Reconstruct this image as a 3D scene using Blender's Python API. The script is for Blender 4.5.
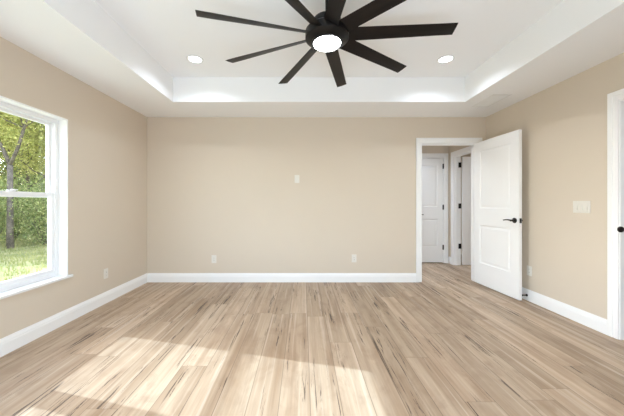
import bpy, bmesh, math, random
from mathutils import Vector, Matrix

random.seed(7)
for o in list(bpy.data.objects):
    bpy.data.objects.remove(o)
S = bpy.context.scene
C = S.collection
R = math.radians

# ------------------------------------------------------------------ camera
cam_d = bpy.data.cameras.new('camera')
cam_d.sensor_width = 36.0
cam_d.lens = 277.0 / 624.0 * 36.0
cam_d.shift_x = 9.0 / 624.0
cam_d.shift_y = -5.0 / 624.0
cam_d.clip_start = 0.05
cam_d.clip_end = 300
cam = bpy.data.objects.new('camera', cam_d)
cam.location = (0, 0, 1.17)
cam.rotation_euler = (R(90), 0, 0)
C.objects.link(cam)
S.camera = cam

# ------------------------------------------------------------------ world, sun, exposure
SKY = 1.8
SUN = 7.8
LAMP = 6.5
REAR_FILL = 118.0
LAWN_FILL = 20.0
w = bpy.data.worlds.new('sky')
S.world = w
w.use_nodes = True
nt = w.node_tree
nt.nodes.clear()
sky = nt.nodes.new('ShaderNodeTexSky')
sky.sky_type = 'NISHITA'
sky.sun_disc = False
sky.sun_elevation = R(33)
sky.sun_rotation = R(-76)
sky.air_density = 1.0
sky.dust_density = 1.0
hs = nt.nodes.new('ShaderNodeHueSaturation')
hs.inputs['Saturation'].default_value = 0.6
bg = nt.nodes.new('ShaderNodeBackground')
bg.inputs['Strength'].default_value = SKY
wo = nt.nodes.new('ShaderNodeOutputWorld')
nt.links.new(sky.outputs[0], hs.inputs['Color'])
nt.links.new(hs.outputs[0], bg.inputs['Color'])
nt.links.new(bg.outputs[0], wo.inputs['Surface'])

sd = bpy.data.lights.new('sun', 'SUN')
sd.energy = SUN
sd.angle = R(0.6)
sd.color = (0.66, 0.83, 1.0)
sun = bpy.data.objects.new('sun', sd)
sun.rotation_euler = Vector((1.53, -0.378, -1.0)).to_track_quat('-Z', 'Y').to_euler()
sun.location = (-10, 4, 8)
C.objects.link(sun)

# added fill lamp outside the made-up glass doors behind the camera
al = bpy.data.lights.new('rear_fill', 'AREA')
al.shape = 'RECTANGLE'; al.size = 2.0; al.size_y = 1.2
al.energy = REAR_FILL
al.color = (0.70, 0.83, 1.0)
alo = bpy.data.objects.new('rear_fill', al)
alo.location = (0.1, -0.95, 0.25)
alo.rotation_euler = (R(90 + 78), 0, 0)
C.objects.link(alo)

# added upward fill lamp below the twin window, standing in for lawn bounce
al = bpy.data.lights.new('lawn_fill', 'AREA')
al.shape = 'RECTANGLE'; al.size = 0.9; al.size_y = 1.9
al.energy = LAWN_FILL
al.color = (0.66, 0.80, 1.0)
alo = bpy.data.objects.new('lawn_fill', al)
alo.location = (-3.05, 1.87, -0.02)
alo.rotation_euler = (0, R(180 + 15), 0)
C.objects.link(alo)

vs = S.view_settings
vs.view_transform = 'Standard'
vs.look = 'None'
vs.gamma = 1.0
vs.use_curve_mapping = False
vs.exposure = -0.19
S.cycles.use_denoising = True
S.cycles.max_bounces = 14
S.cycles.diffuse_bounces = 9
S.cycles.transparent_max_bounces = 24
S.cycles.sample_clamp_indirect = 6.0

# ------------------------------------------------------------------ materials
def srgb(r, g, b):
    def f(v):
        v /= 255.0
        return v / 12.92 if v <= 0.04045 else ((v + 0.055) / 1.055) ** 2.4
    return (f(r), f(g), f(b), 1.0)

def mat(name, col, rough=0.5, metal=0.0, spec=0.5, emit=None, estr=0.0, vary=0.0, vscale=8.0, bump=0.0, bscale=200.0):
    m = bpy.data.materials.new(name)
    m.use_nodes = True
    n = m.node_tree
    b = n.nodes['Principled BSDF']
    b.inputs['Base Color'].default_value = col
    b.inputs['Roughness'].default_value = rough
    b.inputs['Metallic'].default_value = metal
    b.inputs['Specular IOR Level'].default_value = spec
    if emit:
        b.inputs['Emission Color'].default_value = emit
        b.inputs['Emission Strength'].default_value = estr
    if vary or bump:
        tc = n.nodes.new('ShaderNodeTexCoord')
    if vary:
        nz = n.nodes.new('ShaderNodeTexNoise')
        nz.inputs['Scale'].default_value = vscale
        nz.inputs['Detail'].default_value = 3
        mx = n.nodes.new('ShaderNodeMixRGB')
        mx.inputs['Color1'].default_value = tuple(c * (1 - vary) for c in col[:3]) + (1,)
        mx.inputs['Color2'].default_value = tuple(min(1, c * (1 + vary)) for c in col[:3]) + (1,)
        n.links.new(tc.outputs['Object'], nz.inputs['Vector'])
        n.links.new(nz.outputs['Fac'], mx.inputs['Fac'])
        n.links.new(mx.outputs[0], b.inputs['Base Color'])
    if bump:
        nb = n.nodes.new('ShaderNodeTexNoise')
        nb.inputs['Scale'].default_value = bscale
        nb.inputs['Detail'].default_value = 2
        bp = n.nodes.new('ShaderNodeBump')
        bp.inputs['Strength'].default_value = bump
        bp.inputs['Distance'].default_value = 0.002
        n.links.new(tc.outputs['Object'], nb.inputs['Vector'])
        n.links.new(nb.outputs['Fac'], bp.inputs['Height'])
        n.links.new(bp.outputs[0], b.inputs['Normal'])
    return m

M = {}
M['wall'] = mat('beige_wall_paint', srgb(214, 202, 186), 0.85, spec=0.2, vary=0.015, vscale=2.0, bump=0.15, bscale=160)
M['ceiling'] = mat('white_ceiling_paint', srgb(241, 241, 241), 0.9, spec=0.2, bump=0.15, bscale=120)
M['trim'] = mat('white_trim_paint', srgb(245, 245, 245), 0.4, spec=0.4)
M['door'] = mat('white_door_paint', srgb(245, 245, 245), 0.45, spec=0.4)
M['vinyl'] = mat('white_vinyl', srgb(236, 236, 237), 0.35, spec=0.4)
M['sill'] = mat('white_marble_sill', srgb(238, 238, 238), 0.25, spec=0.5, vary=0.03, vscale=6)
M['plate'] = mat('white_plastic', srgb(224, 220, 212), 0.35)
M['slot'] = mat('dark_slots', srgb(60, 58, 55), 0.6)
M['black'] = mat('matte_black_metal', srgb(22, 20, 19), 0.42, metal=0.3)
M['bronze'] = mat('dark_bronze_metal', srgb(22, 20, 19), 0.36, metal=0.2, spec=0.3)
M['register'] = mat('white_register_metal', srgb(226, 226, 224), 0.5)
M['patio_bounce'] = mat('bounce_paving', srgb(200, 196, 188), 0.9)
M['rubber'] = mat('black_rubber', srgb(18, 18, 18), 0.7)
M['lens'] = mat('lit_downlight_lens', (1, 1, 1, 1), 0.4, emit=(0.97, 0.985, 1.0, 1), estr=6.0)
M['fanlens'] = mat('lit_opal_lens', (1, 1, 1, 1), 0.4, emit=(0.97, 0.985, 1.0, 1), estr=22.0)

def fan_blade_mat():
    m = bpy.data.materials.new('espresso_blade_wood')
    m.use_nodes = True
    n = m.node_tree
    b = n.nodes['Principled BSDF']
    b.inputs['Roughness'].default_value = 0.40
    b.inputs['Specular IOR Level'].default_value = 0.22
    tc = n.nodes.new('ShaderNodeTexCoord')
    mp = n.nodes.new('ShaderNodeMapping')
    mp.inputs['Scale'].default_value = (3, 60, 60)
    nz = n.nodes.new('ShaderNodeTexNoise')
    nz.inputs['Scale'].default_value = 1.0
    nz.inputs['Detail'].default_value = 4
    cr = n.nodes.new('ShaderNodeValToRGB')
    cr.color_ramp.elements[0].position = 0.3
    cr.color_ramp.elements[0].color = srgb(15, 12, 11)
    cr.color_ramp.elements[1].position = 0.7
    cr.color_ramp.elements[1].color = srgb(30, 24, 21)
    n.links.new(tc.outputs['Object'], mp.inputs[0])
    n.links.new(mp.outputs[0], nz.inputs['Vector'])
    n.links.new(nz.outputs['Fac'], cr.inputs[0])
    n.links.new(cr.outputs[0], b.inputs['Base Color'])
    return m
M['blade'] = fan_blade_mat()

def glass_mat():
    m = bpy.data.materials.new('window_glass')
    m.use_nodes = True
    n = m.node_tree
    n.nodes.clear()
    tr = n.nodes.new('ShaderNodeBsdfTransparent')
    tr.inputs[0].default_value = (0.97, 0.985, 0.98, 1)
    gl = n.nodes.new('ShaderNodeBsdfGlossy')
    gl.inputs['Roughness'].default_value = 0.0
    lw = n.nodes.new('ShaderNodeLayerWeight')
    lw.inputs['Blend'].default_value = 0.5
    pw = n.nodes.new('ShaderNodeMath'); pw.operation = 'POWER'; pw.inputs[1].default_value = 4.0
    n.links.new(lw.outputs['Facing'], pw.inputs[0])
    fr = n.nodes.new('ShaderNodeMath'); fr.operation = 'MULTIPLY_ADD'
    fr.inputs[1].default_value = 0.55; fr.inputs[2].default_value = 0.02
    n.links.new(pw.outputs[0], fr.inputs[0])
    mx = n.nodes.new('ShaderNodeMixShader')
    o = n.nodes.new('ShaderNodeOutputMaterial')
    n.links.new(fr.outputs[0], mx.inputs[0])
    n.links.new(tr.outputs[0], mx.inputs[1])
    n.links.new(gl.outputs[0], mx.inputs[2])
    n.links.new(mx.outputs[0], o.inputs[0])
    return m
M['glass'] = glass_mat()

def floor_mat():
    m = bpy.data.materials.new('light_oak_planks')
    m.use_nodes = True
    n = m.node_tree
    N, L = n.nodes, n.links
    b = N['Principled BSDF']
    b.inputs['Specular IOR Level'].default_value = 0.35
    tc = N.new('ShaderNodeTexCoord')
    sp = N.new('ShaderNodeSeparateXYZ')
    L.new(tc.outputs['Object'], sp.inputs[0])
    def val(x):
        if isinstance(x, (int, float)):
            v = N.new('ShaderNodeValue'); v.outputs[0].default_value = x; return v.outputs[0]
        return x
    def mth(op, a, c=0.0, clamp=False):
        k = N.new('ShaderNodeMath'); k.operation = op; k.use_clamp = clamp
        for i, q in enumerate((a, c)):
            if isinstance(q, (int, float)): k.inputs[i].default_value = q
            else: L.new(q, k.inputs[i])
        return k.outputs[0]
    def comb(x, y, z=0.0):
        k = N.new('ShaderNodeCombineXYZ')
        for i, q in enumerate((x, y, z)):
            if isinstance(q, (int, float)): k.inputs[i].default_value = q
            else: L.new(q, k.inputs[i])
        return k.outputs[0]
    def noise(vec, detail=3, rough=0.55, dist=0.0):
        k = N.new('ShaderNodeTexNoise'); k.inputs['Scale'].default_value = 1.0
        k.inputs['Detail'].default_value = detail; k.inputs['Roughness'].default_value = rough
        k.inputs['Distortion'].default_value = dist
        L.new(vec, k.inputs['Vector']); return k.outputs['Fac']
    def rng(x, lo, hi, a=0.0, c=1.0):
        k = N.new('ShaderNodeMapRange'); k.clamp = True
        L.new(x, k.inputs[0])
        for i, q in enumerate((lo, hi, a, c)): k.inputs[i + 1].default_value = q
        return k.outputs[0]
    def mix(f, a, c, mode='MIX'):
        k = N.new('ShaderNodeMixRGB'); k.blend_type = mode
        for i, q in enumerate((f, a, c)):
            if isinstance(q, (int, float)): k.inputs[i].default_value = q
            elif isinstance(q, tuple): k.inputs[i].default_value = q
            else: L.new(q, k.inputs[i])
        return k.outputs[0]
    W, LEN = 0.182, 1.82
    x, y = sp.outputs['X'], sp.outputs['Y']
    xs = mth('DIVIDE', mth('ADD', x, 31.08), W)
    row = mth('FLOOR', xs)
    fx = mth('FRACT', xs)
    wn = N.new('ShaderNodeTexWhiteNoise'); wn.noise_dimensions = '1D'
    L.new(row, wn.inputs['W'])
    ys = mth('ADD', mth('DIVIDE', mth('ADD', y, 20.0), LEN), mth('MULTIPLY', wn.outputs['Value'], 7.0))
    idx = mth('FLOOR', ys)
    fy = mth('FRACT', ys)
    wn2 = N.new('ShaderNodeTexWhiteNoise'); wn2.noise_dimensions = '2D'
    L.new(comb(row, idx), wn2.inputs['Vector'])
    rnd = wn2.outputs['Value']
    sep = N.new('ShaderNodeSeparateColor'); L.new(wn2.outputs['Color'], sep.inputs[0])
    r2, r3 = sep.outputs[0], sep.outputs[1]
    off = mth('MULTIPLY', rnd, 90.0)
    # broad bands along the board
    band = noise(comb(mth('ADD', mth('MULTIPLY', x, 15.0), off), mth('ADD', mth('MULTIPLY', y, 0.75), off), r2), 4, 0.55, 0.35)
    fine = noise(comb(mth('ADD', mth('MULTIPLY', x, 80.0), off), mth('MULTIPLY', y, 3.5), r3), 4, 0.65, 0.2)
    blot = noise(comb(mth('ADD', mth('MULTIPLY', x, 6.0), off), mth('ADD', mth('MULTIPLY', y, 3.2), off), 0.0), 4, 0.6, 0.6)
    col = mix(rng(band, 0.30, 0.68), srgb(162, 138, 114), srgb(194, 175, 153))
    col = mix(mth('MULTIPLY', rng(blot, 0.50, 0.68), 0.50), col, srgb(150, 125, 102))
    col = mix(0.65, col, mix(rng(fine, 0.3, 0.7), (0.84, 0.83, 0.82, 1), (1.10, 1.10, 1.10, 1)), 'MULTIPLY')
    tone = mix(rnd, (0.86, 0.83, 0.79, 1), (1.16, 1.15, 1.14, 1))
    col = mix(1.0, col, tone, 'MULTIPLY')
    # pale sapwood streaks
    sap = noise(comb(mth('ADD', mth('MULTIPLY', x, 24.0), mth('MULTIPLY', off, 1.7)), mth('MULTIPLY', y, 0.45), 3.0), 3, 0.5, 0.25)
    col = mix(mth('MULTIPLY', rng(sap, 0.57, 0.68), 0.38), col, srgb(224, 209, 190))
    # dark rustic splits and knots
    ck = noise(comb(mth('ADD', mth('MULTIPLY', x, 48.0), off), mth('ADD', mth('MULTIPLY', y, 1.7), off), 7.0), 6, 0.68, 0.8)
    msk = noise(comb(mth('ADD', mth('MULTIPLY', x, 7.0), off), mth('ADD', mth('MULTIPLY', y, 0.9), mth('MULTIPLY', off, 0.7)), 11.0), 1, 0.5)
    crack = mth('MULTIPLY', rng(ck, 0.565, 0.595), rng(msk, 0.51, 0.55))
    col = mix(mth('MULTIPLY', crack, 0.95), col, srgb(80, 63, 51))
    # seams
    ex = mth('MINIMUM', fx, mth('SUBTRACT', 1.0, fx))
    ey = mth('MINIMUM', fy, mth('SUBTRACT', 1.0, fy))
    seam = mth('MAXIMUM', rng(ex, 0.006, 0.015, 1.0, 0.0), rng(ey, 0.0004, 0.0012, 0.7, 0.0))
    col = mix(mth('MULTIPLY', seam, 0.7), col, srgb(96, 78, 62))
    L.new(col, b.inputs['Base Color'])
    L.new(rng(fine, 0.2, 0.8, 0.38, 0.50), b.inputs['Roughness'])
    bp = N.new('ShaderNodeBump'); bp.inputs['Strength'].default_value = 0.25; bp.inputs['Distance'].default_value = 0.001
    L.new(mth('SUBTRACT', fine, seam), bp.inputs['Height'])
    L.new(bp.outputs[0], b.inputs['Normal'])
    return m
M['floor'] = floor_mat()

def noisy_ramp(name, scale, stops, rough=0.9, translucent=0.0, obj_rand=False):
    m = bpy.data.materials.new(name)
    m.use_nodes = True
    n = m.node_tree
    N, L = n.nodes, n.links
    b = N['Principled BSDF']
    b.inputs['Roughness'].default_value = rough
    b.inputs['Specular IOR Level'].default_value = 0.2
    tc = N.new('ShaderNodeTexCoord')
    nz = N.new('ShaderNodeTexNoise')
    nz.inputs['Scale'].default_value = scale
    nz.inputs['Detail'].default_value = 5
    nz.inputs['Roughness'].default_value = 0.65
    cr = N.new('ShaderNodeValToRGB')
    el = cr.color_ramp.elements
    while len(el) < len(stops): el.new(0.5)
    for e, (p, c) in zip(el, stops):
        e.position = p; e.color = c
    L.new(tc.outputs['Object'], nz.inputs['Vector'])
    L.new(nz.outputs['Fac'], cr.inputs[0])
    L.new(cr.outputs[0], b.inputs['Base Color'])
    if translucent:
        o = N['Material Output']
        t = N.new('ShaderNodeBsdfTranslucent')
        mx = N.new('ShaderNodeMixShader')
        mx.inputs[0].default_value = translucent
        L.new(cr.outputs[0], t.inputs[0])
        L.new(b.outputs[0], mx.inputs[1]); L.new(t.outputs[0], mx.inputs[2])
        L.new(mx.outputs[0], o.inputs[0])
    return m
M['lawn'] = noisy_ramp('lawn_soil_and_grass', 1.3, [(0.3, srgb(112, 118, 76)), (0.5, srgb(152, 150, 102)), (0.72, srgb(186, 176, 134))])
M['grass'] = noisy_ramp('grass_blades', 2.0, [(0.3, srgb(116, 126, 72)), (0.7, srgb(184, 178, 120))], translucent=0.3)
M['bark'] = noisy_ramp('grey_bark', 9.0, [(0.35, srgb(70, 63, 57)), (0.7, srgb(124, 114, 103))])
M['leaf_yellow'] = noisy_ramp('yellow_green_leaves', 7.0, [(0.30, srgb(98, 114, 66)), (0.5, srgb(188, 188, 112)), (0.68, srgb(238, 226, 164))], 0.7, 0.5)
M['leaf_green'] = noisy_ramp('mid_green_leaves', 7.0, [(0.30, srgb(78, 100, 62)), (0.5, srgb(150, 162, 104)), (0.70, srgb(220, 214, 156))], 0.7, 0.45)
M['leaf_dark'] = noisy_ramp('dark_green_leaves', 8.0, [(0.30, srgb(66, 84, 50)), (0.5, srgb(142, 154, 96)), (0.68, srgb(224, 216, 154))], 0.7, 0.4)

# ------------------------------------------------------------------ mesh helpers
def NB():
    return bmesh.new()

def box(bm, lo, hi, bevel=0.0):
    lo, hi = Vector(lo), Vector(hi)
    r = bmesh.ops.create_cube(bm, size=1.0)
    vv = r['verts']
    for v in vv:
        v.co = Vector(((lo[i] + hi[i]) / 2 + v.co[i] * (hi[i] - lo[i])) for i in range(3))
    if bevel:
        es = list({e for v in vv for e in v.link_edges})
        bmesh.ops.bevel(bm, geom=es, offset=bevel, segments=2, affect='EDGES', profile=0.5)

def lathe(bm, prof, seg=40, mtx=None, cap=True):
    """profile of (radius, height) revolved around local z"""
    mtx = mtx or Matrix.Identity(4)
    rings = []
    for r, z in prof:
        if r < 1e-6:
            rings.append([bm.verts.new(mtx @ Vector((0, 0, z)))])
        else:
            rings.append([bm.verts.new(mtx @ Vector((r * math.cos(2 * math.pi * k / seg), r * math.sin(2 * math.pi * k / seg), z))) for k in range(seg)])
    for a, b in zip(rings, rings[1:]):
        for k in range(seg):
            k2 = (k + 1) % seg
            if len(a) == 1 and len(b) == 1: continue
            if len(a) == 1: bm.faces.new((a[0], b[k2], b[k]))
            elif len(b) == 1: bm.faces.new((a[k], a[k2], b[0]))
            else: bm.faces.new((a[k], a[k2], b[k2], b[k]))
    if cap:
        if len(rings[0]) > 1: bm.faces.new(list(reversed(rings[0])))
        if len(rings[-1]) > 1: bm.faces.new(rings[-1])

def tube(bm, pts, radii, seg=8):
    pts = [Vector(p) for p in pts]
    rings = []
    for i, p in enumerate(pts):
        d = (pts[min(i + 1, len(pts) - 1)] - pts[max(i - 1, 0)]).normalized()
        up = Vector((0, 0, 1)) if abs(d.z) < 0.9 else Vector((1, 0, 0))
        u = d.cross(up).normalized(); v = d.cross(u)
        r = radii[i] if isinstance(radii, (list, tuple)) else radii
        rings.append([bm.verts.new(p + r * (math.cos(2 * math.pi * k / seg) * u + math.sin(2 * math.pi * k / seg) * v)) for k in range(seg)])
    for a, b in zip(rings, rings[1:]):
        for k in range(seg):
            bm.faces.new((a[k], a[(k + 1) % seg], b[(k + 1) % seg], b[k]))
    bm.faces.new(rings[0]); bm.faces.new(list(reversed(rings[-1])))

def sweep(bm, prof, a, b, nrm):
    """extrude a (depth, height) profile from a to b; depth runs along nrm away from the wall"""
    a, b, nrm = Vector(a), Vector(b), Vector(nrm)
    ra = [bm.verts.new(a + nrm * d + Vector((0, 0, h))) for d, h in prof]
    rb = [bm.verts.new(b + nrm * d + Vector((0, 0, h))) for d, h in prof]
    n = len(prof)
    for k in range(n):
        bm.faces.new((ra[k], ra[(k + 1) % n], rb[(k + 1) % n], rb[k]))
    bm.faces.new(ra); bm.faces.new(list(reversed(rb)))

def obj(name, bm, m, parent=None, smooth=False, loc=None, rot=None):
    bmesh.ops.recalc_face_normals(bm, faces=bm.faces[:])
    me = bpy.data.meshes.new(name)
    bm.to_mesh(me); bm.free()
    me.materials.append(m)
    o = bpy.data.objects.new(name, me)
    C.objects.link(o)
    if parent: o.parent = parent
    if loc: o.location = loc
    if rot: o.rotation_euler = rot
    if smooth:
        me.polygons.foreach_set('use_smooth', [True] * len(me.polygons))
        if smooth == 'auto':
            me.set_sharp_from_angle(angle=R(35))
    return o

def tag(o, label, cat, group=None, kind=None):
    o['label'] = label
    o['category'] = cat
    if group: o['group'] = group
    if kind: o['kind'] = kind
    return o

def thing(name, label, cat, loc=(0, 0, 0), rotz=0.0, group=None, kind=None):
    o = bpy.data.objects.new(name, None)
    o.empty_display_size = 0.05
    C.objects.link(o)
    o.location = loc
    o.rotation_euler = (0, 0, rotz)
    return tag(o, label, cat, group, kind)

def copy_tree(o, parent=None):
    c = o.copy()
    C.objects.link(c)
    if parent: c.parent = parent
    for ch in list(o.children):
        copy_tree(ch, c)
    return c

def struct(name, bm, m, label, cat, smooth=False):
    return tag(obj(name, bm, m, smooth=smooth), label, cat, kind='structure')

# ------------------------------------------------------------------ dimensions
XL, XR = -2.308, 2.707
YB, YN = 4.10, -0.17
ZS, ZT = 2.44, 2.75
TX0, TX1, TY0, TY1 = -1.633, 2.035, 0.50, 3.48
WY0, WY1, WZ0, WZ1 = 1.02, 2.72, 0.445, 1.99      # opening of the twin window
DX0, DX1, DH = 1.747, 2.572, 2.058                # bedroom doorway
RY0, RY1 = 1.60, 2.376                             # doorway in the right wall
HY = 5.39                                         # far wall of the hall
HX = 2.84                                         # right wall of the hall
CX0, CX1 = 2.13, 2.745                            # door in the far wall of the hall
SY0, SY1 = 4.46, 5.22                             # doorway in the right wall of the hall

# ------------------------------------------------------------------ shell
bm = NB(); box(bm, (XL - 0.15, YN - 0.12, -0.12), (5.0, 6.6, 0.0))
struct('floor', bm, M['floor'], 'light oak look plank floor with dark rustic splits', 'floor')

def walled(bm, axis, c0, c1, a0, a1, z1, holes):
    """a wall slab between c0..c1 across its thickness, running a0..a1, with rectangular holes (h0, h1, z0, z1)"""
    def put(p0, p1, z0, zz):
        if p1 - p0 < 1e-4 or zz - z0 < 1e-4: return
        if axis == 'y': box(bm, (c0, p0, z0), (c1, p1, zz))
        else: box(bm, (p0, c0, z0), (p1, c1, zz))
    p = a0
    for h0, h1, z0, zz in sorted(holes):
        put(p, h0, 0, z1)
        put(h0, h1, 0, z0)
        put(h0, h1, zz, z1)
        p = h1
    put(p, a1, 0, z1)

bm = NB(); walled(bm, 'y', XL - 0.15, XL, YN - 0.12, YB + 0.12, 2.85, [(WY0, WY1, WZ0, WZ1)])
struct('wall_left', bm, M['wall'], 'beige painted wall around the bright twin window', 'wall')
bm = NB(); walled(bm, 'x', YB, YB + 0.12, XL, XR + 0.12, 2.85, [(DX0, DX1, 0, DH)])
struct('wall_back', bm, M['wall'], 'long plain beige wall facing the camera, beside the open doorway', 'wall')
bm = NB(); walled(bm, 'y', XR, XR + 0.12, YN - 0.12, YB, 2.85, [(RY0, RY1, 0, DH)])
struct('wall_right', bm, M['wall'], 'beige painted wall with the triple switch plate', 'wall')
NX0, NX1, NZ0, NZ1 = -0.95, 1.15, 0.03, 2.20  # opening made up to let fill light in from behind
bm = NB(); walled(bm, 'x', YN - 0.12, YN, XL, XR, 2.85, [(NX0, NX1, NZ0, NZ1)])
struct('wall_near', bm, M['wall'], 'beige wall behind the camera with an added glazed opening', 'wall')
# hall and the rooms off it
bm = NB()
walled(bm, 'x', HY, HY + 0.12, 0.60, HX + 0.12, 2.6, [(CX0, CX1, 0, DH)])
box(bm, (0.48, YB + 0.12, 0), (0.60, HY + 0.12, 2.6))
struct('wall_hall', bm, M['wall'], 'beige far wall of the hall seen through the doorway', 'wall')
bm = NB(); walled(bm, 'y', HX, HX + 0.12, YB + 0.12, HY, 2.6, [(SY0, SY1, 0, DH)])
struct('wall_hall_right', bm, M['wall'], 'beige right side wall of the hall beside the ajar side door', 'wall')
bm = NB()
box(bm, (HX + 0.12, 6.3, 0), (5.0, 6.42, 2.6)); box(bm, (4.88, YB + 0.12, 0), (5.0, 6.3, 2.6))
box(bm, (XR + 0.12, YB, 0), (5.0, YB + 0.12, 2.6)); box(bm, (HX, HY + 0.12, 0), (HX + 0.12, 6.42, 2.6))
box(bm, (CX0 - 0.2, HY + 0.55, 0), (HX, HY + 0.60, 2.6)); box(bm, (CX0 - 0.25, HY + 0.12, 0), (CX0 - 0.2, HY + 0.6, 2.6))
struct('wall_side_room', bm, M['wall'], 'beige walls of the room beyond the hall side door', 'wall')
bm = NB()
box(bm, (4.3, 0.6, 0), (4.42, 3.2, 2.6)); box(bm, (XR + 0.12, 0.5, 0), (4.42, 0.6, 2.6)); box(bm, (XR + 0.12, 3.1, 0), (4.3, 3.2, 2.6))
struct('wall_far_right', bm, M['wall'], 'beige walls beyond the doorway at the right edge', 'wall')

# tray ceiling
bm = NB()
x0, x1, y0, y1 = XL, XR, YN, YB
box(bm, (x0, y0, ZT), (x1, y1, ZT + 0.1))
box(bm, (x0, y0, ZS), (TX0, y1, ZT)); box(bm, (TX1, y0, ZS), (x1, y1, ZT))
box(bm, (TX0, TY1, ZS), (TX1, y1, ZT)); box(bm, (TX0, y0, ZS), (TX1, TY0, ZT))
bmesh.ops.remove_doubles(bm, verts=bm.verts[:], dist=1e-5)
struct('ceiling', bm, M['ceiling'], 'white tray ceiling with a deep recess and flat border', 'ceiling')
bm = NB()
box(bm, (0.48, YB + 0.12, ZS), (5.0, 6.42, ZS + 0.16))
struct('ceiling_hall', bm, M['ceiling'], 'flat white ceiling over the hall beyond the doorway', 'ceiling')
bm = NB()
box(bm, (XR + 0.12, 0.5, ZS), (4.42, 3.2, ZS + 0.16))
struct('ceiling_side', bm, M['ceiling'], 'flat white ceiling beyond the right edge doorway', 'ceiling')

# baseboards
BB = [(0, 0), (0.015, 0), (0.015, 0.088), (0.012, 0.096), (0.012, 0.104), (0.008, 0.116), (0.005, 0.124), (0.004, 0.131), (0, 0.133)]
CW = 0.075
bm = NB(); sweep(bm, BB, (XL, YN, 0), (XL, YB, 0), (1, 0, 0))
struct('baseboard_left', bm, M['trim'], 'white moulded baseboard below the window wall', 'baseboard')
bm = NB(); sweep(bm, BB, (XL + 0.015, YB, 0), (DX0 - CW, YB, 0), (0, -1, 0)); sweep(bm, BB, (DX1 + CW, YB, 0), (XR, YB, 0), (0, -1, 0))
struct('baseboard_back', bm, M['trim'], 'white moulded baseboard along the long back wall', 'baseboard')
bm = NB(); sweep(bm, BB, (XR, RY1 + CW, 0), (XR, YB - 0.015, 0), (-1, 0, 0)); sweep(bm, BB, (XR, YN, 0), (XR, RY0 - CW, 0), (-1, 0, 0))
struct('baseboard_right', bm, M['trim'], 'white moulded baseboard below the triple switch plate', 'baseboard')
bm = NB()
sweep(bm, BB, (0.6, HY, 0), (CX0 - CW, HY, 0), (0, -1, 0))
sweep(bm, BB, (HX, SY1 + CW, 0), (HX, HY, 0), (-1, 0, 0)); sweep(bm, BB, (HX, YB + 0.12, 0), (HX, SY0 - CW, 0), (-1, 0, 0))
struct('baseboard_hall', bm, M['trim'], 'short white baseboard in the hall beyond the doorway', 'baseboard')

# door casings: jamb lining, stop and moulded casing on both faces
def casing(name, axis, c0, c1, a0, a1, h, label, stop=None, faces=(1, 1)):
    """opening a0..a1 in a wall whose faces are at c0 and c1"""
    bm = NB()
    J = 0.012
    def bx(p0, p1, q0, q1, z0, z1, bev=0.0):
        if axis == 'x': box(bm, (p0, q0, z0), (p1, q1, z1), bev)
        else: box(bm, (q0, p0, z0), (q1, p1, z1), bev)
    bx(a0, a0 + J, c0, c1, 0, h); bx(a1 - J, a1, c0, c1, 0, h); bx(a0 + J, a1 - J, c0, c1, h - J, h)
    if stop:
        s0, s1 = stop
        bx(a0 + J, a0 + J + 0.011, s0, s1, 0, h - J); bx(a1 - J - 0.011, a1 - J, s0, s1, 0, h - J)
        bx(a0 + J + 0.011, a1 - J - 0.011, s0, s1, h - J - 0.011, h - J)
    for f, c, s in ((faces[0], c0, -1), (faces[1], c1, 1)):
        if not f: continue
        for t, d0, d1 in ((0.011, 0.0, CW), (0.017, CW * 0.45, CW)):
            q0, q1 = sorted((c, c + s * t))
            bx(a0 - d1, a0 - d0 + 0.006 * (d0 == 0), q0, q1, 0, h + d1, 0.003)
            bx(a1 + d0 - 0.006 * (d0 == 0), a1 + d1, q0, q1, 0, h + d1, 0.003)
            bx(a0 - d0, a1 + d0, q0, q1, h + d0 - 0.006 * (d0 == 0), h + d1, 0.003)
    return struct(name, bm, M['trim'], label, 'door casing')

t1 = casing('trim_1', 'x', YB, YB + 0.12, DX0, DX1, DH, 'white casing around the bedroom doorway in the back wall', stop=(YB + 0.04, YB + 0.075))
t2 = casing('trim_2', 'y', XR, XR + 0.12, RY0, RY1, DH, 'white casing of the doorway cut off by the right edge', stop=(XR + 0.045, XR + 0.08))
t3 = casing('trim_3', 'x', HY, HY + 0.12, CX0, CX1, DH, 'white casing around the closed door in the hall', stop=(HY + 0.045, HY + 0.08), faces=(1, 0))
t4 = casing('trim_4', 'y', HX, HX + 0.12, SY0, SY1, DH, 'white casing of the side doorway in the hall', stop=(HX + 0.03, HX + 0.065))
# strike plate in the right doorway's far jamb
bm = NB()
lathe(bm, [(0.0, 0), (0.023, 0), (0.025, 0.003), (0.025, 0.012), (0.022, 0.016), (0, 0.016)], 28, Matrix.Translation((XR - 0.004, RY1 - 0.012, 0.945)) @ Matrix.Rotation(R(90), 4, 'X'))
o = obj('strike_plate', bm, M['black'], t2, smooth='auto'); o['label'] = 'round black metal strike'

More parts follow.
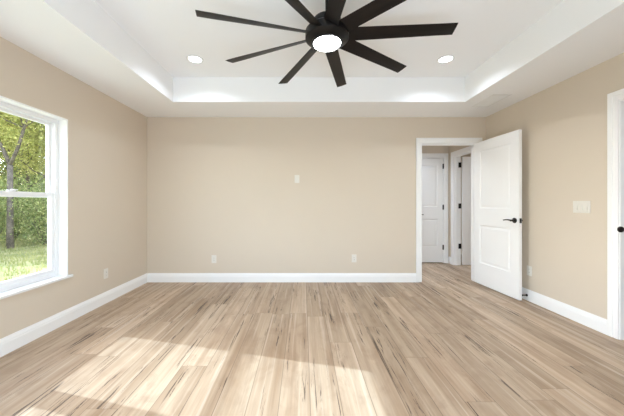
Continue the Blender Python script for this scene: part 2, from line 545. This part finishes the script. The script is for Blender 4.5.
# ------------------------------------------------------------------ doors
def leaf_bm(wd, h, t, panels):
    """door leaf, local x 0..wd from the hinge, y -t..0, z 0..h, with sunk and raised panels on both faces"""
    bm = NB()
    xs = [0, panels[0][0], panels[0][1], wd]
    zs = [0]
    for p in panels: zs += [p[2], p[3]]
    zs += [h]
    for y, s in ((-t, -1), (0.0, 1)):
        for i in range(3):
            for j in range(len(zs) - 1):
                a, b_, c, d = xs[i], xs[i + 1], zs[j], zs[j + 1]
                if i == 1 and j % 2 == 1:
                    rings = []
                    for ins, dep in ((0, 0), (0.006, 0.0), (0.016, 0.007), (0.028, 0.007), (0.050, 0.0015)):
                        yy = y - s * dep
                        rings.append([bm.verts.new(q) for q in ((a + ins, yy, c + ins), (b_ - ins, yy, c + ins), (b_ - ins, yy, d - ins), (a + ins, yy, d - ins))])
                    for r0, r1 in zip(rings, rings[1:]):
                        for k in range(4):
                            bm.faces.new((r0[k], r0[(k + 1) % 4], r1[(k + 1) % 4], r1[k]))
                    bm.faces.new(rings[-1])
                else:
                    bm.faces.new([bm.verts.new(q) for q in ((a, y, c), (b_, y, c), (b_, y, d), (a, y, d))])
    for q in (((0, -t, 0), (wd, -t, 0), (wd, 0, 0), (0, 0, 0)), ((0, -t, h), (wd, -t, h), (wd, 0, h), (0, 0, h)),
              ((0, -t, 0), (0, 0, 0), (0, 0, h), (0, -t, h)), ((wd, -t, 0), (wd, 0, 0), (wd, 0, h), (wd, -t, h))):
        bm.faces.new([bm.verts.new(v) for v in q])
    bmesh.ops.remove_doubles(bm, verts=bm.verts[:], dist=1e-5)
    return bm

def lever(parent, x, z, y, s, direction=-1, name='handle'):
    """black lever set: s is the outward direction along local y; the lever points along local x"""
    bm = NB()
    m = Matrix.Translation((x, y, z)) @ Matrix.Rotation(R(-90 * s), 4, 'X')
    lathe(bm, [(0, 0), (0.032, 0), (0.033, 0.004), (0.031, 0.009), (0.026, 0.011), (0, 0.011)], 32, m)
    lathe(bm, [(0.011, 0.009), (0.010, 0.03), (0.012, 0.042), (0.012, 0.056), (0, 0.058)], 20, m)
    pts, rad = [], []
    for k in range(9):
        u = k / 8
        pts.append((x + direction * (0.002 + 0.118 * u), y + s * (0.048 - 0.004 * math.sin(u * math.pi)), z + 0.006 * math.sin(u * math.pi) - 0.002 * u))
        rad.append(0.0105 - 0.004 * u)
    tube(bm, pts, rad, 10)
    return obj(name, bm, M['black'], parent, smooth='auto')

def hinge_bm(x, y, z, plate=None, r=0.007):
    bm = NB()
    lathe(bm, [(0, -0.05), (r, -0.048), (r, 0.048), (0, 0.05)], 14, Matrix.Translation((x, y, z)))
    if plate: box(bm, *plate)
    return bm

PAN = lambda wd: [(0.115, wd - 0.115, 0.295, 0.850), (0.115, wd - 0.115, 1.075, 1.905)]
# open bedroom door
d1 = thing('door_1', 'white two-panel door standing wide open into the room, black lever', 'door', (2.558, YB - 0.012, 0.014), R(-87), kind='structure')
WD1 = 0.80
obj('leaf', leaf_bm(WD1, 2.030, 0.035, PAN(WD1)), M['door'], d1)
lever(d1, WD1 - 0.064, 0.945, -0.035, -1); lever(d1, WD1 - 0.064, 0.945, 0.0, 1)
bm = NB(); box(bm, (WD1 - 0.0005, -0.030, 0.945 - 0.029), (WD1 + 0.0022, -0.005, 0.945 + 0.029)); box(bm, (WD1, -0.024, 0.938), (WD1 + 0.011, -0.010, 0.953), 0.002)
obj('latch_plate', bm, M['black'], d1)
for z in (0.27, 1.02, 1.83):
    obj('hinge', hinge_bm(-0.004, 0.008, z, ((-0.002, -0.033, z - 0.045), (0.0, 0.004, z + 0.045))), M['black'], d1, smooth='auto')
# closed hall door, hinged on its right
d2 = thing('door_2', 'closed white two-panel door in the hall, seen through the doorway', 'door', (CX1 - 0.016, HY + 0.006, 0.014), R(180), kind='structure')
WD2 = CX1 - CX0 - 0.032
obj('leaf', leaf_bm(WD2, 2.022, 0.035, [(0.10, WD2 - 0.10, 0.295, 0.850), (0.10, WD2 - 0.10, 1.075, 1.905)]), M['door'], d2, loc=(0, 0, 0))
lever(d2, WD2 - 0.064, 0.93, 0.0, 1)
for z in (0.295, 1.075, 1.870):
    obj('hinge', hinge_bm(0.0, 0.012, z, ((-0.004, -0.002, z - 0.046), (0.012, 0.0045, z + 0.046)), 0.0095), M['black'], d2, smooth='auto')
# side-room door, swung back into its room
d3 = thing('door_3', 'white two-panel side door swung open beyond the hall', 'door', (HX + 0.120, SY1 - 0.016, 0.014), R(2), kind='structure')
WD3 = 0.72
o = obj('leaf', leaf_bm(WD3, 2.022, 0.035, PAN(WD3)), M['door'], d3, loc=(0.022, 0.0, 0))
lever(d3, WD3 - 0.04, 0.93, -0.035, -1)
for z in (0.345, 1.10, 1.870):
    obj('hinge', hinge_bm(0.006, -0.004, z, ((-0.038, -0.003, z - 0.047), (0.004, 0.003, z + 0.047))), M['black'], d3, smooth='auto')

# ------------------------------------------------------------------ windows
def window_unit(name, label, y0, y1, z0, z1, xin):
    """single-hung vinyl unit in the left wall; xin is the room face of its frame"""
    t = thing(name, label, 'window', (0, 0, 0), kind='structure')
    F, D = 0.038, 0.075
    def ring(bm, x0, x1, a0, a1, c0, c1, wd, bev=0.003, wt=None, wb=None):
        wt, wb = wt or wd, wb or wd
        box(bm, (x0, a0, c0), (x1, a0 + wd, c1), bev); box(bm, (x0, a1 - wd, c0), (x1, a1, c1), bev)
        box(bm, (x0, a0 + wd, c1 - wt), (x1, a1 - wd, c1), bev); box(bm, (x0, a0 + wd, c0), (x1, a1 - wd, c0 + wb), bev)
    bm = NB(); ring(bm, xin - D, xin, y0, y1, z0, z1, F)
    obj('window_frame', bm, M['vinyl'], t)
    zm = 1.245
    # lower sash in front, upper sash behind it
    bm = NB(); ring(bm, xin - 0.036, xin - 0.008, y0 + F - 0.004, y1 - F + 0.004, z0 + F - 0.004, zm + 0.022, 0.034, wt=0.042, wb=0.040)
    lo = obj('sash', bm, M['vinyl'], t)
    bm = NB(); box(bm, (xin - 0.024, y0 + F + 0.028, z0 + F + 0.048), (xin - 0.020, y1 - F - 0.028, zm - 0.018))
    obj('pane', bm, M['glass'], lo)
    bm = NB()
    ym = (y0 + y1) / 2
    box(bm, (xin - 0.034, ym - 0.03, zm + 0.022), (xin - 0.012, ym + 0.03, zm + 0.032), 0.003)
    box(bm, (xin - 0.026, ym - 0.006, zm + 0.030), (xin + 0.002, ym + 0.034, zm + 0.040), 0.003)
    obj('sash_lock', bm, M['vinyl'], lo)
    bm = NB(); ring(bm, xin - 0.068, xin - 0.040, y0 + F - 0.004, y1 - F + 0.004, zm - 0.024, z1 - F + 0.004, 0.030, wb=0.040)
    up = obj('sash', bm, M['vinyl'], t)
    bm = NB(); box(bm, (xin - 0.056, y0 + F + 0.024, zm + 0.014), (xin - 0.052, y1 - F - 0.024, z1 - F - 0.024))
    obj('pane', bm, M['glass'], up)
    return t
XF = XL - 0.108 + 0.033
ym = (WY0 + WY1) / 2
window_unit('window_1', 'white single-hung window looking onto trees and lawn', ym, WY1 - 0.012, WZ0 + 0.018, WZ1 - 0.012, XL - 0.082)
window_unit('window_2', 'second white window unit, nearer the camera than the visible one', WY0 + 0.012, ym, WZ0 + 0.018, WZ1 - 0.012, XL - 0.082)
# returns and sill
bm = NB()
box(bm, (XL - 0.15, WY1 - 0.012, WZ0), (XL + 0.001, WY1, WZ1)); box(bm, (XL - 0.15, WY0, WZ0), (XL + 0.001, WY0 + 0.012, WZ1))
box(bm, (XL - 0.15, WY0 + 0.012, WZ1 - 0.012), (XL + 0.001, WY1 - 0.012, WZ1))
struct('trim_5', bm, M['trim'], 'white boxed return lining the sides and top of the window', 'window return')
bm = NB()
box(bm, (XL - 0.15, WY0 + 0.012, WZ0 - 0.004), (XL + 0.002, WY1 - 0.012, WZ0 + 0.018))
box(bm, (XL + 0.0005, WY0 - 0.035, WZ0 - 0.006), (XL + 0.026, WY1 + 0.035, WZ0 + 0.018), 0.004)
struct('trim_6', bm, M['sill'], 'white window sill with a projecting nosing', 'window sill')
# unseen glazed door behind the camera, added to let fill light in
t = thing('added_window_3', 'unseen white glazed door unit added behind the camera to let light in', 'window', kind='structure')
bm = NB()
for a in (NX0, 0.07, NX1 - 0.06): box(bm, (a, YN - 0.10, NZ0), (a + 0.06, YN - 0.02, NZ1))
for a, b_ in ((NX0 + 0.06, 0.07), (0.13, NX1 - 0.06)):
    box(bm, (a, YN - 0.10, NZ0), (b_, YN - 0.02, NZ0 + 0.06)); box(bm, (a, YN - 0.10, NZ1 - 0.06), (b_, YN - 0.02, NZ1))
obj('window_frame', bm, M['vinyl'], t)
for a, b_ in ((NX0 + 0.06, 0.07), (0.13, NX1 - 0.06)):
    bm = NB(); box(bm, (a, YN - 0.062, NZ0 + 0.06), (b_, YN - 0.058, NZ1 - 0.06)); obj('pane', bm, M['glass'], t)

# ------------------------------------------------------------------ ceiling fan
FX, FY, FZ = 0.177, 2.04, 2.405
fan = thing('ceiling_fan', 'dark bronze ceiling fan with nine long blades and a round lit lens', 'ceiling fan', (FX, FY, FZ))
bm = NB(); lathe(bm, [(0.066, ZT - FZ), (0.066, ZT - FZ - 0.012), (0.058, ZT - FZ - 0.04), (0.03, ZT - FZ - 0.06), (0.016, ZT - FZ - 0.064)], 40)
obj('canopy', bm, M['bronze'], fan, smooth='auto')
bm = NB(); lathe(bm, [(0.0125, 0.12), (0.0125, ZT - FZ - 0.05)], 20)
obj('downrod', bm, M['bronze'], fan, smooth='auto')
bm = NB(); lathe(bm, [(0.105, 0.035), (0.108, 0.045), (0.108, 0.098), (0.100, 0.112), (0.050, 0.120), (0.030, 0.135), (0.0, 0.135)], 48)
obj('motor_housing', bm, M['bronze'], fan, smooth='auto')
bm = NB(); lathe(bm, [(0.112, -0.050), (0.118, -0.046), (0.150, -0.036), (0.160, -0.026), (0.160, 0.026), (0.152, 0.034), (0.100, 0.040)], 56)
obj('hub', bm, M['bronze'], fan, smooth='auto')
bm = NB(); lathe(bm, [(0.112, -0.042), (0.112, -0.058), (0.106, -0.064), (0.100, -0.062), (0.100, -0.045)], 48)
lk = obj('light_kit', bm, M['black'], fan, smooth='auto')
bm = NB(); lathe(bm, [(0.101, -0.050), (0.101, -0.063), (0.094, -0.070), (0.075, -0.076), (0.045, -0.080), (0.0, -0.082)], 48, cap=False)
obj('lens', bm, M['fanlens'], lk, smooth='auto')

def blade_bm():
    bm = NB()
    n, r0, r1, th = 20, 0.13, 0.905, 0.0065
    top, bot = [], []
    for i in range(n + 1):
        u = i / n
        r = r0 + (r1 - r0) * u
        p = R(25 - 11.5 * min(1, u * 1.15))
        c = 0.052 - 0.002 * u
        rows_t, rows_b = [], []
        for k in range(5):
            v = (k / 4 * 2 - 1) * c
            edge = th / 2 * (0.45 if k in (0, 4) else 1.0)
            # right-hand edge (seen from the hub) is the high one
            yv, zv = v * math.cos(p), -v * math.sin(p)
            ny, nz = math.sin(p), math.cos(p)
            rr = r - (0.0 if u < 1 else 0.0)
            rows_t.append(bm.verts.new((rr, yv + ny * edge, zv + nz * edge)))
            rows_b.append(bm.verts.new((rr, yv - ny * edge, zv - nz * edge)))
        top.append(rows_t); bot.append(rows_b)
    for i in range(n):
        for k in range(4):
            bm.faces.new((top[i][k], top[i + 1][k], top[i + 1][k + 1], top[i][k + 1]))
            bm.faces.new((bot[i][k], bot[i][k + 1], bot[i + 1][k + 1], bot[i + 1][k]))
        bm.faces.new((top[i][0], bot[i][0], bot[i + 1][0], top[i + 1][0]))
        bm.faces.new((top[i][4], top[i + 1][4], bot[i + 1][4], bot[i][4]))
    for i in (0, n):
        for k in range(4):
            bm.faces.new((top[i][k], top[i][k + 1], bot[i][k + 1], bot[i][k]))
    return bm
b0 = obj('blade', blade_bm(), M['blade'], fan, smooth='auto')
for k in range(9):
    b_ = b0 if k == 0 else b0.copy()
    if k: C.objects.link(b_)
    b_.rotation_euler = (0, 0, R(-4.8 + 40 * k))

# ------------------------------------------------------------------ recessed lights
def area(parent, size, power, z, col=(1.0, 0.955, 0.89)):
    l = bpy.data.lights.new('downlight', 'AREA')
    l.shape = 'DISK'; l.size = size; l.energy = power; l.color = col
    o = bpy.data.objects.new('downlight', l); C.objects.link(o)
    o.parent = parent; o.location = (0, 0, z)
    return o
def downlight():
    t = thing('recessed_light', '', 'recessed light')
    bm = NB(); lathe(bm, [(0.066, 0.0), (0.070, -0.007), (0.082, -0.006), (0.088, -0.002), (0.088, 0.0)], 40)
    obj('trim_ring', bm, M['register'], t, smooth='auto')
    bm = NB(); lathe(bm, [(0.069, -0.0045), (0.05, -0.0065), (0.0, -0.0075)], 40, cap=False)
    obj('lens', bm, M['lens'], t, smooth='auto')
    return t
rl = downlight()
GL = 'recessed lights in the tray ceiling'
spots = [(-1.185, 3.04, ZT, 'lit recessed ceiling light on the window side of the fan', GL, 1.0),
         (1.565, 3.04, ZT, 'lit recessed ceiling light on the doorway side of the fan', GL, 1.0),
         (-1.185, 1.00, ZT, 'recessed ceiling light overhead near the window, out of view', GL, 1.0),
         (1.565, 1.00, ZT, 'recessed ceiling light overhead near the right doorway, out of view', GL, 1.0),
         (1.75, 4.80, ZS, 'unseen recessed light added to brighten the hall beyond the doorway', 'added recessed lights in other rooms', 9.0),  # this lamp and the next two are added to light the adjoining rooms
         (4.0, 5.0, ZS, 'unseen recessed light added to brighten the side room off the hall', 'added recessed lights in other rooms', 10.0),
         (3.5, 1.9, ZS, 'unseen recessed light added beyond the doorway at the right edge', 'added recessed lights in other rooms', 4.5)]
for i, (x, y, z, lab, grp, k) in enumerate(spots):
    o = rl if i == 0 else copy_tree(rl)
    o.location = (x, y, z); o['label'] = lab; o['group'] = grp
for i, (x, y, z, lab, grp, k) in enumerate(spots):
    l = bpy.data.lights.new('downlight', 'AREA')
    l.shape = 'DISK'; l.size = 0.13; l.energy = (LAMP if z > 2.6 else 1.6) * k; l.spread = R(142); l.color = (0.77, 0.87, 1.0)
    lo = bpy.data.objects.new('downlight', l); C.objects.link(lo)
    lo.location = (x, y, z - 0.012)

# ------------------------------------------------------------------ wall plates
def plate_root(name, label, cat, loc, nrm, group=None):
    # local frame: x along the wall, y out of the wall (towards the room), z up
    ang = {'+x': R(-90), '-x': R(90), '-y': R(180)}[nrm]
    return thing(name, label, cat, loc, ang, group)
def outlet():
    t = plate_root('wall_outlet', '', 'outlet', (0, 0, 0), '-y')
    bm = NB(); box(bm, (-0.036, 0, -0.058), (0.036, 0.005, 0.058), 0.002)
    obj('cover_plate', bm, M['plate'], t)
    bm = NB(); box(bm, (-0.0165, 0.004, -0.0335), (0.0165, 0.0075, 0.0335), 0.002)
    rc = obj('receptacle', bm, M['plate'], t)
    bm = NB()
    for dz in (0.017, -0.017):
        for dx in (-0.0065, 0.0065): box(bm, (dx - 0.001, 0.0072, dz - 0.001), (dx + 0.001, 0.0078, dz + 0.007))
        lathe(bm, [(0, 0.0072), (0.0025, 0.0072), (0.0025, 0.0078), (0, 0.0078)], 10, Matrix.Translation((0, 0, dz - 0.007)) @ Matrix.Rotation(R(-90), 4, 'X'))
    obj('slots', bm, M['slot'], rc)
    return t
ol = outlet()
GO = 'white wall outlets above the baseboards'
outs = [((-1.317, YB, 0.340), '-y', 'white duplex outlet on the back wall, nearer the window'),
        ((0.755, YB, 0.350), '-y', 'white duplex outlet on the back wall, nearer the doorway'),
        ((XL, 3.24, 0.345), '+x', 'white duplex outlet on the left wall beyond the window'),
        ((XR, 3.31, 0.360), '-x', 'white duplex outlet on the right wall behind the open door')]
for i, (loc, nrm, lab) in enumerate(outs):
    o = ol if i == 0 else copy_tree(ol)
    o.location = loc
    o.rotation_euler = (0, 0, {'+x': R(-90), '-x': R(90), '-y': R(180)}[nrm])
    o['label'] = lab; o['group'] = GO
# triple rocker switch
t = plate_root('light_switch', 'white three-gang rocker switch plate on the right wall', 'light switch', (XR, 2.69, 1.132), '-x')
bm = NB(); box(bm, (-0.083, 0, -0.058), (0.083, 0.005, 0.058), 0.002)
obj('cover_plate', bm, M['plate'], t)
for k in (-1, 0, 1):
    bm = NB()
    box(bm, (k * 0.046 - 0.0165, 0.004, -0.0335), (k * 0.046 + 0.0165, 0.0065, 0.0335), 0.001)
    a = [bm.verts.new(q) for q in ((k * 0.046 - 0.015, 0.006, -0.031), (k * 0.046 + 0.015, 0.006, -0.031), (k * 0.046 + 0.015, 0.006, 0.031), (k * 0.046 - 0.015, 0.006, 0.031))]
    f = [bm.verts.new(q) for q in ((k * 0.046 - 0.015, 0.0115, -0.031), (k * 0.046 + 0.015, 0.0115, -0.031), (k * 0.046 + 0.015, 0.007, 0.031), (k * 0.046 - 0.015, 0.007, 0.031))]
    bm.faces.new(a); bm.faces.new(f)
    for q in range(4): bm.faces.new((a[q], a[(q + 1) % 4], f[(q + 1) % 4], f[q]))
    obj('rocker', bm, M['plate'], t)
# small plate high on the back wall
t = plate_root('cable_plate', 'small white cable plate high on the long back wall', 'wall plate', (-0.089, YB, 1.525), '-y')
bm = NB(); box(bm, (-0.036, 0, -0.058), (0.036, 0.005, 0.058), 0.002)
obj('cover_plate', bm, M['plate'], t)
bm = NB(); box(bm, (-0.0165, 0.004, -0.0335), (0.0165, 0.007, 0.0335), 0.002)
obj('insert', bm, M['plate'], t)

# ------------------------------------------------------------------ ceiling register in the soffit
t = thing('ceiling_register', 'white air register flat in the ceiling border near the doorway', 'air vent', (2.33, 3.44, ZS))
LX, LY = 0.11, 0.21
bm = NB()
box(bm, (-LX, -LY, -0.006), (-LX + 0.025, LY, 0), 0.002); box(bm, (LX - 0.025, -LY, -0.006), (LX, LY, 0), 0.002)
box(bm, (-LX + 0.025, -LY, -0.006), (LX - 0.025, -LY + 0.025, 0), 0.002); box(bm, (-LX + 0.025, LY - 0.025, -0.006), (LX - 0.025, LY, 0), 0.002)
obj('frame', bm, M['register'], t)
bm = NB()
k = -LX + 0.032
while k < LX - 0.03:
    v = [bm.verts.new(q) for q in ((k, -LY + 0.025, -0.001), (k + 0.013, -LY + 0.025, -0.007), (k + 0.013, LY - 0.025, -0.007), (k, LY - 0.025, -0.001))]
    v2 = [bm.verts.new(q.co + Vector((0.0008, 0, 0.0010))) for q in v]
    bm.faces.new(v); bm.faces.new(list(reversed(v2)))
    for q in range(4): bm.faces.new((v[q], v2[q], v2[(q + 1) % 4], v[(q + 1) % 4]))
    k += 0.019
obj('louvres', bm, M['register'], t)

# ------------------------------------------------------------------ door stop
t = thing('door_stop', 'small black door stop on the baseboard behind the open door', 'door stop', (XR - 0.0145, 3.33, 0.062), R(90))
mm = Matrix.Rotation(R(-90), 4, 'X')
bm = NB(); lathe(bm, [(0, 0), (0.014, 0), (0.014, 0.005), (0.007, 0.008), (0.006, 0.055), (0, 0.055)], 18, mm)
obj('stem', bm, M['black'], t, smooth='auto')
bm = NB(); lathe(bm, [(0, 0.054), (0.010, 0.054), (0.011, 0.066), (0.008, 0.070), (0, 0.070)], 18, mm)
obj('rubber_tip', bm, M['rubber'], t, smooth='auto')

# ------------------------------------------------------------------ outside
GZ = -0.22
def gz(x, y):
    return GZ + 0.06 * math.sin(x * 0.7 + y * 0.4) + 0.04 * math.sin(y * 1.1 - x * 0.3)
bm = NB()
NXg, NYg = 60, 60
grid = [[bm.verts.new((-42 + 39.54 * i / NXg, -8 + 46 * j / NYg, gz(-42 + 39.54 * i / NXg, -8 + 46 * j / NYg))) for j in range(NYg + 1)] for i in range(NXg + 1)]
for i in range(NXg):
    for j in range(NYg):
        bm.faces.new((grid[i][j], grid[i + 1][j], grid[i + 1][j + 1], grid[i][j + 1]))
struct('lawn_ground', bm, M['lawn'], 'rough sunlit lawn outside the window', 'lawn', smooth=True)
bm = NB(); box(bm, (-2.458, -9, -0.5), (6, -0.30, -0.16))  # made-up pale paving, reflects light up through the rear glass
struct('added_patio_ground', bm, M['patio_bounce'], 'pale unseen paving added behind the camera to bounce light indoors', 'ground')

rg = random.Random(3)
bm = NB()
for k in range(16000):
    x = -2.7 - 8.5 * rg.random() ** 0.8; y = 1.0 + 9.5 * rg.random()
    if not (0.55 < y / -x < 1.6): continue
    z = gz(x, y); a = rg.random() * 6.28; h = 0.04 + 0.07 * rg.random(); wv = 0.008 + 0.008 * rg.random()
    dx, dy = math.cos(a), math.sin(a); lx, ly = (rg.random() - .5) * 0.06, (rg.random() - .5) * 0.06
    bm.faces.new((bm.verts.new((x - dx * wv, y - dy * wv, z - 0.01)), bm.verts.new((x + dx * wv, y + dy * wv, z - 0.01)), bm.verts.new((x + lx, y + ly, z + h))))
tag(obj('grass', bm, M['grass']), 'tufted grass growing on the lawn outside the window', 'grass', kind='stuff')

def leaf_quad(bm, p, s, rr):
    a = Vector((rr.gauss(0, 1), rr.gauss(0, 1), rr.gauss(0, 1))).normalized()
    b = a.orthogonal().normalized()
    b.rotate(Matrix.Rotation(rr.random() * 6.28, 3, a))
    c = a.cross(b)
    bm.faces.new((bm.verts.new(p - b * s), bm.verts.new(p + c * s * 0.5), bm.verts.new(p + b * s), bm.verts.new(p - c * s * 0.5)))

def tree_mesh(seed, h, rad, fork, nleaf, ls, low, lean=0.0, crown_r=1.8):
    """trunk with boughs and twigs, and a loose crown of leaves set round the twig ends"""
    rr = random.Random(seed)
    tb, lb = NB(), NB()
    tips = []
    def limb(p, d, ln, r, lev):
        n = 6
        pts, rs = [p.copy()], [r]
        q, dd = p.copy(), d.copy()
        for i in range(n):
            dd = (dd + Vector((rr.gauss(0, .10), rr.gauss(0, .10), rr.gauss(0.03, .05))) * (1 + 0.5 * lev)).normalized()
            q = q + dd * ln / n
            pts.append(q.copy()); rs.append(r * (1 - 0.62 * (i + 1) / n))
        tube(tb, pts, rs, 8 if lev < 2 else 5)
        if lev >= 1:
            tips.extend(pts[2:] if lev > 1 else pts[3:])
        if lev < 3:
            kids = {0: 13, 1: 5, 2: 3}[lev]
            for c in range(kids):
                i = rr.randint(2 if lev else 2, n)
                if lev == 0 and pts[i].z < low: continue
                az = rr.random() * 6.28
                nd = Vector((math.cos(az), math.sin(az), rr.uniform(-0.1, 0.75))).normalized()
                nd = (nd + dd * 0.35).normalized()
                limb(pts[i], nd, ln * (rr.uniform(0.24, 0.36) if lev == 0 else rr.uniform(0.36, 0.52)), rs[i] * 0.55, lev + 1)
    base = Vector((0, 0, -0.15))
    if fork:
        mid = Vector((lean * 0.5, 0.0, fork))
        tube(tb, [base, Vector((lean * .2, 0, fork * .4)), mid], [rad * 1.25, rad, rad * 0.92], 10)
        limb(mid, Vector((-0.32 + lean, 0.30, 1)).normalized(), h - fork, rad * 0.72, 0)
        limb(mid, Vector((0.34 + lean, -0.30, 1)).normalized(), (h - fork) * 0.95, rad * 0.66, 0)
    else:
        limb(base, Vector((lean, 0.0, 1)).normalized(), h, rad, 0)
    for k in range(nleaf):
        t = tips[rr.randrange(len(tips))]
        p = t + Vector((rr.gauss(0, .20), rr.gauss(0, .20), rr.gauss(0, .18)))
        leaf_quad(lb, p, ls * rr.uniform(0.6, 1.25), rr)
    return tb, lb

def make_tree(name, label, cat, tb, lb, leafm, loc, rz, group):
    t = thing(name, label, cat, loc, rz, group)
    obj('trunk', tb, M['bark'], t, smooth=True)
    obj('foliage', lb, leafm, t)
    return t

GT = 'trees at the edge of the lawn'
LT = 'leafy yellow green tree among the woods beyond the lawn'
LG = 'taller mid green tree standing deeper in the woods'
def polar(az, r):
    x, y = -r * math.sin(R(az)), r * math.cos(R(az))
    return (x, y, gz(x, y))
tb, lb = tree_mesh(11, 6.6, 0.075, 2.6, 26000, 0.042, 1.0)
make_tree('forked_tree', 'grey forked tree trunk rising in the window, nearest the lawn', 'tree', tb, lb, M['leaf_yellow'], polar(46.6, 12.6), 0.5, GT)
tb, lb = tree_mesh(23, 6.8, 0.075, 0, 30000, 0.047, 0.4)
ta = make_tree('leafy_tree', LT, 'tree', tb, lb, M['leaf_yellow'], polar(41.0, 15.4), 0.0, GT)
tb, lb = tree_mesh(37, 8.8, 0.10, 0, 34000, 0.06, 0.5)
tc_ = make_tree('tall_tree', LG, 'tree', tb, lb, M['leaf_green'], polar(45.5, 20.0), 0.0, GT)
for az, r, s in ((32, 13.4, .95), (50.5, 15.8, 1.0), (62, 17.5, .88), (45.2, 16.6, 1.0)):
    o = copy_tree(ta); o.location = polar(az, r); o.rotation_euler = (0, 0, rg.random() * 6.28); o.scale = (s, s, s)
for az, r, s in ((35, 18.5, 1.0), (55, 20.0, 1.05), (41, 23.5, 1.15), (49.5, 24.0, 1.2)):
    o = copy_tree(tc_); o.location = polar(az, r); o.rotation_euler = (0, 0, rg.random() * 6.28); o.scale = (s, s, s)
# the slender tree whose topmost sprigs reach into the sun that falls through the window
tb, lb = tree_mesh(51, 3.9, 0.09, 0, 6000, 0.06, 1.6)
bmesh.ops.delete(lb, geom=[f for f in lb.faces if f.calc_center_median().z > 5.9], context='FACES')
rr = random.Random(8)
for px, py, pz in ((0.0, 0.0, 7.12), (0.0, 0.49, 7.05), (0.0, 0.27, 7.28), (0.1, 0.42, 7.75), (0.0, 0.62, 7.55)):
    tube(tb, [(0, 0, 5.2), (px * .6, py * .6, (5.2 + pz) / 2 + 0.1), (px, py, pz)], [0.02, 0.012, 0.004], 5)
    for k in range(10):
        leaf_quad(lb, Vector((px + rr.gauss(0, .10), py + rr.gauss(0, .06), pz - 0.02 + rr.gauss(0, .06))), 0.042, rr)
make_tree('slender_tree', 'slender tree on the sunward side of the lawn, out of view', 'tree', tb, lb, M['leaf_green'], (-12.0, 4.4, 0.0), 0.0, GT)

def shrub_mesh(seed, h, wv, nleaf, ls):
    rr = random.Random(seed)
    tb, lb = NB(), NB()
    tips = []
    for k in range(11):
        az = rr.random() * 6.28; sp = rr.uniform(0.1, 1.0) * wv
        pts = [Vector((0, 0, -0.05))]
        for i in range(1, 6):
            u = i / 5
            pts.append(Vector((math.cos(az) * sp * u + rr.gauss(0, .05), math.sin(az) * sp * u + rr.gauss(0, .05), h * rr.uniform(.85, 1.05) * u * (1.1 - 0.35 * sp / wv))))
        tube(tb, pts, [0.02, 0.017, 0.014, 0.011, 0.008, 0.004], 5)
        tips += pts[1:]
    for k in range(nleaf):
        t = tips[rr.randrange(len(tips))]
        leaf_quad(lb, t + Vector((rr.gauss(0, .22), rr.gauss(0, .22), rr.gauss(0, .18))), ls * rr.uniform(.6, 1.2), rr)
    return tb, lb
GS = 'shrubs along the far edge of the lawn'
tb, lb = shrub_mesh(5, 1.9, 0.9, 5000, 0.042)
sh = thing('shrub', 'dark green shrub in the undergrowth at the lawn edge', 'shrub', polar(48.8, 13.2), 0, GS)
obj('stem', tb, M['bark'], sh, smooth=True); obj('foliage', lb, M['leaf_dark'], sh)
for az, r, s in ((43.0, 12.9, 1.0), (37, 12.6, 1.1), (54, 13.2, 1.0), (60, 12.6, 1.0), (46.2, 14.4, 1.1), (40.0, 18.0, 1.4), (50.5, 18.6, 1.5), (45.5, 18.2, 1.5), (43.0, 20.5, 2.1), (47.8, 21.5, 2.1), (38.5, 21.5, 2.1), (52.5, 22.0, 2.1), (45.2, 24.5, 2.3)):
    o = copy_tree(sh); o.location = polar(az, r); o.rotation_euler = (0, 0, rg.random() * 6.28); o.scale = (s, s, s)
